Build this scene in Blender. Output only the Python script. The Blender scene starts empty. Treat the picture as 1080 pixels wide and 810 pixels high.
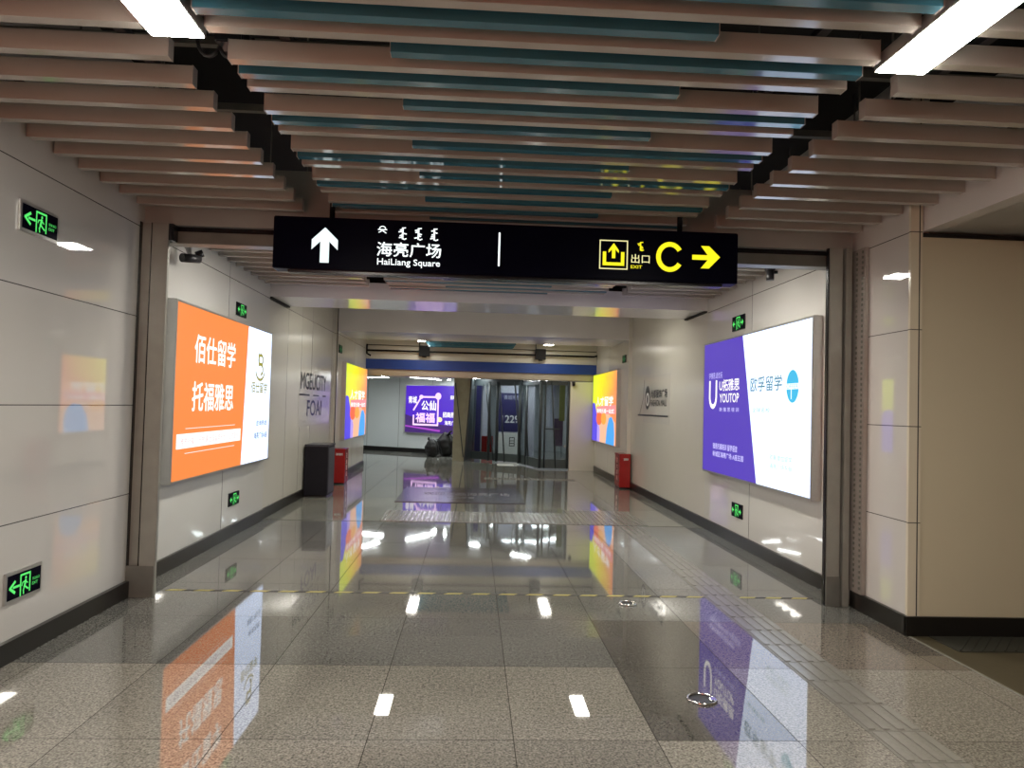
import bpy, bmesh, math, random
from mathutils import Vector, Matrix
random.seed(7)
S = bpy.context.scene
COL = S.collection

# ------------------------------------------------------------------ materials
def nt(m):
    m.use_nodes = True
    return m.node_tree

def mat(name, c, rough=.4, metal=0., ior=1.45, emit=None, es=0., noise=0., nscale=40., alpha=1., trans=0., sample=True, bump=0., bscale=200.):
    m = bpy.data.materials.new(name)
    t = nt(m); b = t.nodes['Principled BSDF']
    b.inputs['Base Color'].default_value = (*c, 1)
    b.inputs['Roughness'].default_value = rough
    b.inputs['Metallic'].default_value = metal
    b.inputs['IOR'].default_value = ior
    b.inputs['Transmission Weight'].default_value = trans
    if emit:
        b.inputs['Emission Color'].default_value = (*emit, 1)
        b.inputs['Emission Strength'].default_value = es
        if not sample:
            m.cycles.emission_sampling = 'NONE'
    if noise:
        tc = t.nodes.new('ShaderNodeTexCoord'); n = t.nodes.new('ShaderNodeTexNoise')
        n.inputs['Scale'].default_value = nscale; n.inputs['Detail'].default_value = 4
        t.links.new(tc.outputs['Object'], n.inputs['Vector'])
        r = t.nodes.new('ShaderNodeMix'); r.data_type = 'RGBA'; r.blend_type = 'MIX'
        r.inputs[6].default_value = (*[v*(1-noise) for v in c], 1)
        r.inputs[7].default_value = (*[min(1, v*(1+noise)) for v in c], 1)
        t.links.new(n.outputs['Fac'], r.inputs[0]); t.links.new(r.outputs[2], b.inputs['Base Color'])
    if bump:
        tc = t.nodes.new('ShaderNodeTexCoord'); n = t.nodes.new('ShaderNodeTexNoise')
        n.inputs['Scale'].default_value = bscale
        t.links.new(tc.outputs['Object'], n.inputs['Vector'])
        bp = t.nodes.new('ShaderNodeBump'); bp.inputs['Strength'].default_value = bump; bp.inputs['Distance'].default_value = .01
        t.links.new(n.outputs['Fac'], bp.inputs['Height']); t.links.new(bp.outputs['Normal'], b.inputs['Normal'])
    return m

class N:
    """small node helper"""
    def __init__(s, t): s.t = t
    def _in(s, sock, v):
        if isinstance(v, (int, float)): sock.default_value = v
        elif isinstance(v, tuple): sock.default_value = v
        else: s.t.links.new(v, sock)
    def m(s, op, a, b=0., c=0.):
        n = s.t.nodes.new('ShaderNodeMath'); n.operation = op
        s._in(n.inputs[0], a); s._in(n.inputs[1], b); s._in(n.inputs[2], c)
        return n.outputs[0]
    def mix(s, f, a, b, bt='MIX'):
        n = s.t.nodes.new('ShaderNodeMix'); n.data_type = 'RGBA'; n.blend_type = bt
        s._in(n.inputs[0], f); s._in(n.inputs[6], a); s._in(n.inputs[7], b)
        return n.outputs[2]
    def noise(s, vec, scale, detail=3.):
        n = s.t.nodes.new('ShaderNodeTexNoise'); n.inputs['Scale'].default_value = scale
        n.inputs['Detail'].default_value = detail; s.t.links.new(vec, n.inputs['Vector'])
        return n.outputs['Fac']
    def rng(s, v, lo, hi):          # 1 where lo < v < hi
        return s.m('MULTIPLY', s.m('GREATER_THAN', v, lo), s.m('LESS_THAN', v, hi))
    def line(s, v, at, w):          # 1 near v == at
        return s.m('LESS_THAN', s.m('ABSOLUTE', s.m('SUBTRACT', v, at)), w)
    def col(s, *c): return (*c, 1.)

def coords(t):
    tc = t.nodes.new('ShaderNodeTexCoord'); sp = t.nodes.new('ShaderNodeSeparateXYZ')
    t.links.new(tc.outputs['Object'], sp.inputs[0])
    return tc.outputs['Object'], sp.outputs[0], sp.outputs[1], sp.outputs[2]

def wall_mat(name, c, zj=(), yj=(), axis='y', rough=.02, ior=2.25, w=.003):
    """enamel panel cladding: joints at given heights and runs"""
    m = bpy.data.materials.new(name); t = nt(m); b = t.nodes['Principled BSDF']; n = N(t)
    v, x, y, z = coords(t)
    run = y if axis == 'y' else x
    base = n.mix(n.noise(v, 1.3, 2), (*[k*.96 for k in c], 1), (*[min(1, k*1.03) for k in c], 1))
    f = 0.
    for j in zj: f = n.m('MAXIMUM', f, n.line(z, j, w))
    for j in yj: f = n.m('MAXIMUM', f, n.line(run, j, w*1.5))
    if zj or yj:
        base = n.mix(f, base, (.09, .085, .08, 1))
    t.links.new(base, b.inputs['Base Color'])
    b.inputs['IOR'].default_value = ior
    r = n.m('MULTIPLY_ADD', n.noise(v, 3., 2), rough*.6, rough*.7)
    t.links.new(r, b.inputs['Roughness'])
    return m

def floor_mat():
    m = bpy.data.materials.new('granite_floor'); t = nt(m); b = t.nodes['Principled BSDF']; n = N(t)
    v, x, y, z = coords(t)
    tx = n.m('DIVIDE', n.m('ADD', x, 10*.62 + .41), .62); ty = n.m('DIVIDE', n.m('ADD', y, 10*.9 - 3.21), .9)
    ix, iy = n.m('FLOOR', tx), n.m('FLOOR', ty)
    fx, fy = n.m('FRACT', tx), n.m('FRACT', ty)
    wn = t.nodes.new('ShaderNodeTexWhiteNoise'); wn.noise_dimensions = '2D'
    cb = t.nodes.new('ShaderNodeCombineXYZ'); t.links.new(ix, cb.inputs[0]); t.links.new(iy, cb.inputs[1])
    t.links.new(cb.outputs[0], wn.inputs['Vector']); rnd = wn.outputs['Value']
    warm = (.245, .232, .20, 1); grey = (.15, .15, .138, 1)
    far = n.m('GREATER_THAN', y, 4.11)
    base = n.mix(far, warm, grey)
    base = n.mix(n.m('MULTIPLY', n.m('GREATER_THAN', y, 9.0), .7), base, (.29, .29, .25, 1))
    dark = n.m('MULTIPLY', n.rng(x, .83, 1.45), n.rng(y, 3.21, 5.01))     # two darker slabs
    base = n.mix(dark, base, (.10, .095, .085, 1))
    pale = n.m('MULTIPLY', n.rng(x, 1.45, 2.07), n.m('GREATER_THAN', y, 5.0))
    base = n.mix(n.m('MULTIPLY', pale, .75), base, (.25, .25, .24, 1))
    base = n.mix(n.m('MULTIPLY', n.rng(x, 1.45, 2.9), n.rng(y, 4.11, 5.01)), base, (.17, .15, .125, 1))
    k = n.m('MULTIPLY_ADD', rnd, .28, .86)
    kc = t.nodes.new('ShaderNodeCombineColor')
    for i in range(3): t.links.new(k, kc.inputs[i])
    base = n.mix(1., base, kc.outputs[0], 'MULTIPLY')
    g1 = n.noise(v, 105., 3.); g2 = n.noise(v, 45., 2.); g3 = n.noise(v, 1.1, 3.)
    sp = n.m('MULTIPLY_ADD', n.m('SUBTRACT', g1, .5), 2.8, 1.)
    sp = n.m('ADD', sp, n.m('MULTIPLY', n.m('SUBTRACT', g2, .5), 1.2))
    sp = n.m('ADD', sp, n.m('MULTIPLY', n.m('SUBTRACT', g3, .5), .7))
    sc = t.nodes.new('ShaderNodeCombineColor')
    for i in range(3): t.links.new(sp, sc.inputs[i])
    base = n.mix(1., base, sc.outputs[0], 'MULTIPLY')
    j = n.m('MAXIMUM', n.m('LESS_THAN', fx, .007), n.m('LESS_THAN', fy, .005))
    j = n.m('MAXIMUM', j, n.line(y, 9.07, .015))
    base = n.mix(n.m('MULTIPLY', j, .85), base, (.02, .018, .015, 1))
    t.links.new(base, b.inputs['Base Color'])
    b.inputs['IOR'].default_value = 2.0
    rg = n.m('MULTIPLY_ADD', g1, .022, .002)
    rg = n.m('ADD', rg, n.m('MULTIPLY', n.noise(v, 2.2, 3.), .02))
    rg = n.m('ADD', rg, n.m('MULTIPLY', n.m('GREATER_THAN', y, 5.01), .018)); t.links.new(rg, b.inputs['Roughness']); t.links.new(n.m('MULTIPLY', n.m('SUBTRACT', 1., j), .5), b.inputs['Specular IOR Level'])
    bp = t.nodes.new('ShaderNodeBump'); bp.inputs['Strength'].default_value = .01; bp.inputs['Distance'].default_value = .0005
    t.links.new(n.noise(v, 3.5, 2.), bp.inputs['Height']); t.links.new(bp.outputs['Normal'], b.inputs['Normal'])
    return m

ZJ = (.73, 1.36, 2.0, 2.65)
M = dict(
    floor=floor_mat(),
    wall_near=wall_mat('panel_white_near', (.66, .64, .61), ZJ),
    wall_mid=wall_mat('panel_white_mid', (.70, .69, .65), (2.65,), (7.6,)),
    wall_far=wall_mat('panel_white_far', (.66, .64, .57), (2.65,), (10.1, 10.9, 11.6, 13.2, 15.35), rough=.2, ior=1.7),
    wall_far_r=wall_mat('panel_white_far_right', (.66, .64, .57), (), (15.35,), rough=.2, ior=1.7),
    wall_x=wall_mat('panel_white_front', (.58, .53, .39), (2.64,), (), 'x', rough=.5, ior=1.45),
    wall_end=wall_mat('panel_end', (.68, .63, .50), ZJ, (2.925,), 'x', rough=.15, ior=1.5),
    hall=wall_mat('hall_panels', (.60, .64, .64), (), (-5.2, -4.2, -3.2, -2.2, -1.2), 'x', rough=.2, ior=1.5),
    beige=mat('beige_panel', (.66, .64, .55), .3, noise=.04, nscale=3),
    fascia=mat('fascia_white', (.70, .68, .67), .12, ior=1.7, noise=.03, nscale=3),
    soffit=mat('soffit_metal', (.62, .60, .58), .12, ior=1.8, noise=.03, nscale=2),
    grey_box=mat('bulkhead_grey', (.38, .38, .36), .3, noise=.06, nscale=5),
    ceiling=mat('plain_ceiling', (.62, .62, .56), .6, noise=.04, nscale=3),
    void=mat('void_dark', (.018, .017, .017), .9, noise=.3, nscale=6),
    base=mat('black_skirting', (.012, .011, .010), .3, noise=.2, nscale=10),
    baffle=mat('baffle_beige', (.47, .43, .38), .10, ior=2.0, noise=.05, nscale=6),
    teal=mat('baffle_teal', (.05, .18, .25), .09, ior=2.0, noise=.08, nscale=6),
    cap=mat('baffle_cap', (.42, .37, .34), .4, noise=.04, nscale=20),
    steel=mat('brushed_steel', (.33, .33, .295), .38, .4, noise=.15, nscale=9),
    steel_d=mat('brushed_steel_dark', (.19, .19, .17), .42, .4, noise=.2, nscale=9),
    alu=mat('aluminium', (.48, .48, .47), .32, .7, noise=.06, nscale=9),
    black=mat('black_metal', (.010, .010, .012), .25, noise=.2, nscale=12),
    sign=mat('sign_black', (.003, .003, .010), .3, ior=1.08, noise=.2, nscale=8),
    plastic=mat('black_plastic', (.02, .02, .022), .35, noise=.2, nscale=20),
    pipe=mat('black_pipe', (.008, .008, .008), .7, ior=1.3, noise=.3, nscale=9),
    blue=mat('blue_shutter_band', (.010, .05, .26), .3, noise=.1, nscale=6),
    metal_f=mat('bronze_fascia', (.42, .38, .30), .3, .3, noise=.08, nscale=6),
    red=mat('red_enamel', (.34, .018, .018), .25, noise=.1, nscale=12),
    navy=mat('dark_navy_laminate', (.009, .009, .014), .45, ior=1.3, noise=.2, nscale=12),
    slate=mat('slate_laminate', (.06, .06, .075), .4, noise=.1, nscale=12),
    white=mat('white_print', (.75, .75, .72), .4, noise=.03),
    ink=mat('black_print', (.015, .015, .02), .4, noise=.1),
    inkb=mat('navy_print', (.02, .02, .10), .4, noise=.1),
    mat_=mat('purple_mat', (.045, .03, .038), .2, noise=.25, nscale=60),
    mat_t=mat('mat_lettering', (.2, .19, .19), .4, noise=.1, nscale=60),
    rib=mat('tactile_rib', (.34, .33, .30), .22, .35, noise=.15, nscale=30),
    plate=mat('tactile_plate', (.22, .215, .19), .25, ior=1.7, noise=.25, nscale=120),
    tape_y=mat('tape_yellow', (.42, .36, .10), .5, noise=.3, nscale=50),
    tape_k=mat('tape_black', (.02, .02, .018), .5, noise=.3, nscale=50),
    bag=mat('black_bag', (.006, .006, .006), .5, noise=.3, nscale=12, bump=.4, bscale=16),
    column=mat('column_beige', (.34, .32, .22), .5, noise=.18, nscale=7),
    dark_f=mat('dark_frame', (.035, .045, .048), .4, noise=.2, nscale=9),
    kick=mat('kick_panel', (.07, .09, .09), .3, noise=.15, nscale=9),
    room=mat('room_grey', (.34, .36, .38), .5, noise=.1, nscale=3),
    poster=mat('poster_navy', (.03, .028, .11), .3, noise=.2, nscale=5),
    poster_l=mat('poster_pale', (.50, .50, .58), .4, noise=.1, nscale=5),
    green_c=mat('olive_curtain', (.26, .30, .06), .6, noise=.2, nscale=9),
    purp_c=mat('violet_cloth', (.14, .08, .17), .6, noise=.3, nscale=12),
    chrome=mat('chrome', (.75, .75, .75), .12, 1., noise=.03),
    slotd=mat('slot_dark', (.01, .01, .01), .7, noise=.1),
    stud=mat('stud_strip', (.34, .31, .28), .35, .4, noise=.1, nscale=20),
    sidefloor=mat('side_floor', (.075, .062, .035), .45, noise=.2, nscale=30),
    sidemat=mat('side_mat', (.035, .036, .028), .7, noise=.3, nscale=60),
    lamp=mat('lamp_face', (.8, .8, .8), .5, emit=(1., .955, .86), es=74.),
    lamp_mid=mat('mid_lamp_face', (.8, .8, .8), .5, emit=(1., .955, .82), es=48.),
    lamp_back=mat('back_lamp_face', (.8, .8, .8), .5, emit=(1., .955, .86), es=24.),
    lamp_far=mat('far_lamp_face', (.8, .8, .8), .5, emit=(.95, 1., 1.), es=52.),
    lamp_side_added=mat('added_side_lamp_face', (.8, .8, .8), .5, emit=(1., .86, .46), es=3.2),
    sheen=mat('clear_film', (.64, .62, .57), .12, ior=1.7, noise=.02),
)
glass = bpy.data.materials.new('tinted_glass'); t_ = nt(glass)
for n_ in list(t_.nodes):
    if n_.type == 'BSDF_PRINCIPLED': t_.nodes.remove(n_)
out_ = [n_ for n_ in t_.nodes if n_.type == 'OUTPUT_MATERIAL'][0]
tr_ = t_.nodes.new('ShaderNodeBsdfTransparent'); tr_.inputs[0].default_value = (.72, .76, .77, 1)
gl_ = t_.nodes.new('ShaderNodeBsdfGlossy'); gl_.inputs['Roughness'].default_value = .03
fr_ = t_.nodes.new('ShaderNodeFresnel'); fr_.inputs[0].default_value = 1.55
mx_ = t_.nodes.new('ShaderNodeMixShader')
ge_ = t_.nodes.new('ShaderNodeNewGeometry'); t_.links.new(N(t_).m('MULTIPLY', fr_.outputs[0], N(t_).m('SUBTRACT', 1., ge_.outputs['Backfacing'])), mx_.inputs[0]); t_.links.new(tr_.outputs[0], mx_.inputs[1]); t_.links.new(gl_.outputs[0], mx_.inputs[2])
t_.links.new(mx_.outputs[0], out_.inputs[0])
M['glass'] = glass

def emis(name, c, s=1., sample=False):
    m = mat(name, (.02, .02, .02), .5, emit=c, es=s, sample=sample, noise=0)
    return m
E_ = dict(
    white=emis('glow_white', (.93, 1., 1.), 1.5), arrow=emis('glow_arrow', (.86, 1., 1.), 1.15),
    yellow=emis('glow_yellow', (1., .90, .01), 1.1), cream=emis('glow_cream', (1., .93, .45), .95),
    green=emis('glow_green', (.10, .86, .16), .95), dgreen=emis('glow_dark_green', (.0, .16, .03), .8),
    orange=emis('box_orange', (1., .265, .048), 1.0, True), bwhite=emis('box_white', (.66, .77, 1.), 1.75, True),
    bpurple=emis('box_purple', (.085, .04, .50), 1.0, True), btext=emis('box_text', (1., .97, .92), 1.25),
    pinkish=emis('box_pinkish', (.72, .50, .58), 1.),
    pale=emis('box_pale', (1., .84, .78), 1.1), olive=emis('box_olive', (.33, .30, .03), 1.), steelb=emis('box_steel_blue', (.14, .24, .42), 1.),
    cyan=emis('box_cyan', (.03, .52, .85), 1.), slate=emis('box_slate', (.08, .25, .34), 1.), mint=emis('box_mint', (.34, .58, .55), 1.),
    lilac=emis('box_lilac', (.62, .58, 1.), 1.1), blue=emis('art_blue', (.07, .42, 1.), 1.), violet=emis('art_violet', (.10, .07, .82), 1.),
    lav=emis('art_lavender', (.50, .36, .95), 1.), redo=emis('art_red', (1., .16, .05), 1.), pink=emis('art_pink', (1., .32, .33), 1.),
    peach=emis('art_peach', (1., .55, .34), 1.), dpurple=emis('hall_purple', (.075, .008, .60), 1., True), hpink=emis('hall_pink', (.95, .62, 1.), 1.3),
    hdark=emis('hall_deep', (.05, .01, .16), 1.), hyell=emis('hall_yellow', (1., .85, .40), 1.2), hmag=emis('hall_magenta', (.42, .06, .60), 1.),
    arting=emis('art_orange_patch', (1., .42, .05), 1.),
)
# yellow to orange gradient print for the two far lightboxes (runs in the sheet's own UVs)
gm = bpy.data.materials.new('art_gradient'); t_ = nt(gm); n_ = N(t_); b_ = t_.nodes['Principled BSDF']
uv_ = t_.nodes.new('ShaderNodeUVMap'); sp_ = t_.nodes.new('ShaderNodeSeparateXYZ'); t_.links.new(uv_.outputs[0], sp_.inputs[0])
f_ = n_.m('ADD', n_.m('MULTIPLY', sp_.outputs[0], 1.1), n_.m('MULTIPLY', n_.noise(uv_.outputs[0], 3., 2.), .5)); f_ = n_.m('SUBTRACT', f_, n_.m('MULTIPLY', sp_.outputs[1], .45))
rp_ = t_.nodes.new('ShaderNodeValToRGB'); t_.links.new(f_, rp_.inputs[0])
rp_.color_ramp.elements[0].position = .0; rp_.color_ramp.elements[0].color = (.80, .95, .02, 1)
rp_.color_ramp.elements[1].position = .95; rp_.color_ramp.elements[1].color = (1., .30, .10, 1)
e_ = rp_.color_ramp.elements.new(.35); e_.color = (1., .85, .0, 1)
t_.links.new(rp_.outputs[0], b_.inputs['Emission Color']); b_.inputs['Emission Strength'].default_value = 1.05
b_.inputs['Base Color'].default_value = (.02, .02, .02, 1)
E_['grad'] = gm

# ------------------------------------------------------------------ mesh helpers
class MB:
    def __init__(s): s.bm = bmesh.new(); s.mats = []; s.mi = 0
    def use(s, m):
        if m not in s.mats: s.mats.append(m)
        s.mi = s.mats.index(m); return s
    def face(s, pts):
        f = s.bm.faces.new([s.bm.verts.new(p) for p in pts]); f.material_index = s.mi; return f
    def box(s, x0, x1, y0, y1, z0, z1, bev=0.):
        r = bmesh.ops.create_cube(s.bm, size=1.)
        for v in r['verts']:
            v.co = Vector((x0 + (v.co.x+.5)*(x1-x0), y0 + (v.co.y+.5)*(y1-y0), z0 + (v.co.z+.5)*(z1-z0)))
        fs = set(f for v in r['verts'] for f in v.link_faces)
        for f in fs: f.material_index = s.mi
        if bev:
            es = list(set(e for v in r['verts'] for e in v.link_edges))
            o = bmesh.ops.bevel(s.bm, geom=es, offset=bev, segments=2, affect='EDGES', clamp_overlap=True)
            for f in o['faces']: f.material_index = s.mi
        return s
    def hexa(s, p):          # 8 points: bottom 4, top 4
        v = [s.bm.verts.new(q) for q in p]
        for a in ((0,3,2,1),(4,5,6,7),(0,1,5,4),(1,2,6,5),(2,3,7,6),(3,0,4,7)):
            f = s.bm.faces.new([v[i] for i in a]); f.material_index = s.mi
        return s
    def tube(s, pts, r, n=10, closed=False):
        pts = [Vector(p) for p in pts]; rings = []
        L = len(pts)
        for i, p in enumerate(pts):
            a = pts[(i-1) % L] if (i or closed) else p; b = pts[(i+1) % L] if (i < L-1 or closed) else p
            d = (b-a).normalized(); u = d.orthogonal().normalized()
            if abs(d.z) < .9: u = d.cross(Vector((0, 0, 1))).normalized()
            w = d.cross(u)
            rings.append([s.bm.verts.new(p + (u*math.cos(q) + w*math.sin(q))*r) for q in [2*math.pi*k/n for k in range(n)]])
        for i in range(L if closed else L-1):
            A, B = rings[i], rings[(i+1) % L]
            for k in range(n):
                f = s.bm.faces.new([A[k], A[(k+1) % n], B[(k+1) % n], B[k]]); f.material_index = s.mi; f.smooth = True
        if not closed:
            for R in (rings[0], rings[-1]):
                f = s.bm.faces.new(R); f.material_index = s.mi
        return s
    def build(s, name, m=None, parent=None, **kw):
        bmesh.ops.recalc_face_normals(s.bm, faces=s.bm.faces)
        me = bpy.data.meshes.new(name); 
        if parent is not None:
            bmesh.ops.translate(s.bm, verts=s.bm.verts, vec=-base_of(parent))
        s.bm.to_mesh(me); s.bm.free()
        for q in (s.mats if s.mats else [m]): me.materials.append(q)
        o = bpy.data.objects.new(name, me); COL.objects.link(o)
        if parent is not None: o.parent = parent
        for k, v in kw.items(): o[k] = v
        return o

def base_of(o):
    v = Vector(o.location)
    while o.parent: o = o.parent; v += Vector(o.location)
    return v

def thing(name, loc, label, category, group=None):
    o = bpy.data.objects.new(name, None); COL.objects.link(o); o.location = loc
    o.empty_display_size = .1
    o['label'] = label; o['category'] = category
    if group: o['group'] = group
    return o

def solo(o, label, category, group=None, kind=None):
    o['label'] = label; o['category'] = category
    if group: o['group'] = group
    if kind: o['kind'] = kind
    return o

def copy_tree(o, parent=None):
    c = o.copy(); COL.objects.link(c)
    if parent is not None: c.parent = parent
    for ch in list(o.children): copy_tree(ch, c)
    return c

def struct(name, mb, m):
    o = mb.build(name, m); o['kind'] = 'structure'; return o

def sbox(name, m, *b):
    return struct(name, MB().box(*b), m)

# ------------------------------------------------------------------ flat art on a plane
class Plane:
    def __init__(s, o, u, v):
        s.o = Vector(o); s.u = Vector(u).normalized(); s.v = Vector(v).normalized(); s.n = s.u.cross(s.v)
    def p(s, a, b, w=0.): return s.o + s.u*a + s.v*b + s.n*w

class Art:
    """collects flat print on a plane; w = distance off the sheet"""
    def __init__(s, pl, w=.002): s.pl = pl; s.mb = MB(); s.w = w
    def use(s, m, w=None):
        s.mb.use(m)
        if w is not None: s.w = w
        return s
    def poly(s, pts):
        s.mb.face([s.pl.p(a, b, s.w) for a, b in pts]); return s
    def rect(s, a0, a1, b0, b1): return s.poly([(a0, b0), (a1, b0), (a1, b1), (a0, b1)])
    def ring(s, a0, a1, b0, b1, t):
        s.rect(a0, a1, b0, b0+t); s.rect(a0, a1, b1-t, b1); s.rect(a0, a0+t, b0+t, b1-t); s.rect(a1-t, a1, b0+t, b1-t); return s
    def disc(s, a, b, ra, rb, n=28, a0=0., a1=360.):
        s.poly([(a + ra*math.cos(math.radians(q)), b + rb*math.sin(math.radians(q))) for q in [a0 + (a1-a0)*k/n for k in range(n if a1-a0 >= 360 else n+1)]]); return s
    def stroke(s, pts, t):
        for (a, b), (c, d) in zip(pts, pts[1:]):
            L = math.hypot(c-a, d-b) or 1e-6; ux, uy = (c-a)/L, (d-b)/L; e = t*.35
            nx, ny = -uy*t/2, ux*t/2
            s.poly([(a-ux*e+nx, b-uy*e+ny), (a-ux*e-nx, b-uy*e-ny), (c+ux*e-nx, d+uy*e-ny), (c+ux*e+nx, d+uy*e+ny)])
        return s
    def arc(s, a, b, ra, rb, q0, q1, t, n=28):
        P = [(math.radians(q0 + (q1-q0)*k/n)) for k in range(n+1)]
        for p, q in zip(P, P[1:]):
            f = lambda r, k: (a + (ra+r)*math.cos(k), b + (rb+r)*math.sin(k))
            s.poly([f(-t/2, p), f(t/2, p), f(t/2, q), f(-t/2, q)])
        return s
    def text(s, string, a0, a1, b0, b1, bold=0., center=False):
        cu = bpy.data.curves.new('t', 'FONT'); cu.body = string; cu.size = 1.; cu.resolution_u = 3
        ob = bpy.data.objects.new('t', cu); COL.objects.link(ob)
        dg = bpy.context.evaluated_depsgraph_get()
        me = bpy.data.meshes.new_from_object(ob.evaluated_get(dg))
        if len(me.vertices):
            xs = [v.co.x for v in me.vertices]; ys = [v.co.y for v in me.vertices]
            sx = (a1-a0)/(max(xs)-min(xs)); sy = (b1-b0)/(max(ys)-min(ys))
            q = bold*(b1-b0)
            for k, (dx, dy) in enumerate(((0, 0),) if not bold else ((-q, 0), (q, 0), (0, q), (0, -q))):     # heavier strokes: the glyph struck several times
                vs = [s.mb.bm.verts.new(s.pl.p(a0 + (v.co.x-min(xs))*sx + dx, b0 + (v.co.y-min(ys))*sy + dy, s.w + .0002*k)) for v in me.vertices]
                for f in me.polygons:
                    try:
                        g = s.mb.bm.faces.new([vs[i] for i in f.vertices]); g.material_index = s.mb.mi
                    except ValueError: pass
        bpy.data.objects.remove(ob); bpy.data.meshes.remove(me); bpy.data.curves.remove(cu)
        return s
    def build(s, name, parent, **kw): 
        mb = s.mb
        me_o = mb.build(name, None, parent, **kw); return me_o

def mongol(A, a, top, h, w, seed):
    """a vertical-script word: a stem with teeth and a tail"""
    r = random.Random(seed); t = w*.26
    A.stroke([(a, top), (a, top-h)], t)
    A.stroke([(a, top), (a+w*.45, top+h*.02)], t*.7)
    n = 5
    for i in range(n):
        y = top - h*(.12 + .72*i/(n-1)); k = r.choice((-1, -1, 1))
        A.stroke([(a, y), (a + k*w*(.35+.3*r.random()), y - h*.07)], t*.75)
    A.stroke([(a, top-h), (a+w*.30, top-h*1.06), (a+w*.6, top-h*.98)], t*.7)

# ------------------------------------------------------------------ ROOM SHELL
C = 2.795                      # underside of the baffles
TOP = 3.75
XL, XR = -2.45, 2.87
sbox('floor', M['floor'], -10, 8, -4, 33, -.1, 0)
sbox('ceiling', M['void'], -3.2, 3.6, 1.2, 9.2, TOP, TOP+.1)
sbox('ceiling', M['ceiling'], -2.7, 3.2, -4, 1.2, 2.80, 2.9)                # plain ceiling behind the photographer
sbox('ceiling', M['void'], -2.7, 3.2, 1.16, 1.2, 2.9, TOP)
sbox('wall_back', M['wall_x'], -2.7, .4, -2.15, -2.05, 0, 3.0)
sbox('wall_back', M['wall_x'], -2.7, 7.5, -4.1, -4, 0, 3.0)
# left wall: near run, run with the first lightbox, far run, run with the second lightbox
struct('wall_left', MB().box(-2.65, -2.43, -4, 5.9, 0, TOP), M['wall_near'])
struct('wall_left', MB().box(-2.65, -2.48, 5.9, 9.08, 0, TOP), M['wall_mid'])
struct('wall_left', MB().box(-2.65, -2.50, 9.08, 13.45, 0, 3.3), M['wall_far'])
struct('wall_left', MB().box(-2.65, -2.45, 13.45, 17.0, 0, 3.3), M['wall_far'])
struct('wall_right', MB().box(2.87, 3.0, 4.78, 5.9, 0, TOP), M['wall_near'])
struct('wall_right', MB().box(2.88, 3.0, 5.9, 9.08, 0, TOP), M['wall_mid'])
struct('wall_right', MB().box(2.88, 3.0, 9.08, 13.45, 0, 3.3), M['wall_far_r'])
struct('wall_right', MB().box(2.81, 3.0, 13.45, 17.0, 0, 3.3), M['wall_far_r'])
struct('wall_right', MB().box(2.95, 3.3, -4, -1.2, 0, 2.8), M['wall_near'])
struct('wall_front', MB().box(2.865, 2.945, 4.755, 4.78, 0, TOP), M['wall_end'])     # narrow pilaster closing the corner
struct('wall_front', MB().box(2.945, 7.5, 4.77, 4.9, 0, 2.62), M['wall_x'])
sbox('trim_side_passage', M['slotd'], 2.945, 7.5, 4.765, 4.9, 2.62, 2.645)
sbox('wall_passage_end', M['wall_x'], 7.4, 7.5, -4, 4.77, 0, 2.7)
sbox('ceiling_side_passage', M['grey_box'], 3.05, 7.5, -4, 4.9, 2.66, 2.75)
sbox('trim_side_fascia', M['fascia'], 2.95, 3.05, -1.2, 4.755, 2.655, 3.4)
# skirting
def skirt(name, *b): sbox(name, M['base'], *b)
skirt('baseboard_left', -2.43, -2.40, -4, 5.46, 0, .115)
skirt('baseboard_left', -2.48, -2.455, 5.75, 9.08, 0, .12)
skirt('baseboard_left', -2.50, -2.475, 9.08, 13.45, 0, .12)
skirt('baseboard_left', -2.45, -2.43, 13.45, 17.0, 0, .12)
skirt('baseboard_right', 2.845, 2.87, 4.74, 5.46, 0, .125)
skirt('baseboard_right', 2.855, 2.88, 5.75, 13.45, 0, .12)
skirt('baseboard_right', 2.79, 2.81, 13.45, 17.0, 0, .12)
skirt('baseboard_front', 2.845, 7.5, 4.735, 4.755, 0, .125)
# side passage floor finish: metal edge strip, brown floor and ribbed mat along the wall
sbox('trim_floor_edge', M['steel'], 2.86, 2.875, -3.9, 4.73, 0, .003)
sbox('floor_side_passage', M['sidefloor'], 2.875, 7.4, -3.9, 4.73, 0, .002)
mb = MB().box(2.99, 7.3, 4.42, 4.72, .002, .008)
for i in range(60):
    x = 3.0 + i*.07
    mb.hexa([(x, 4.43, .008), (x+.012, 4.43, .008), (x+.262, 4.71, .008), (x+.25, 4.71, .008), (x, 4.43, .013), (x+.012, 4.43, .013), (x+.262, 4.71, .013), (x+.25, 4.71, .013)])
solo(mb.build('floor_mat', M['sidemat']), 'dark ribbed floor mat along the foot of the olive side wall', 'mat')

# bulkheads across the corridor
struct('trim_shutter_box', MB().box(-2.48, 2.88, 5.53, 5.98, 2.685, 3.12), M['grey_box'])
struct('trim_bulkhead_first', MB().box(-2.50, 2.88, 9.08, 10.0, 2.675, 2.88), M['fascia'])
sbox('trim_void_closer', M['void'], -2.50, 2.88, 9.2, 9.25, 2.88, TOP)
struct('trim_bulkhead_second', MB().box(-2.45, 2.81, 13.45, 15.0, 2.70, 3.2), M['fascia'])
sbox('ceiling_recess', M['ceiling'], -2.6, 3.0, 10.0, 13.45, 3.12, 3.2)
sbox('ceiling_recess', M['ceiling'], -2.6, 3.0, 15.0, 17.0, 3.0, 3.1)
sbox('wall_end_upper', M['beige'], -2.45, 2.81, 17.0, 17.3, 2.43, 3.1)
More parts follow.
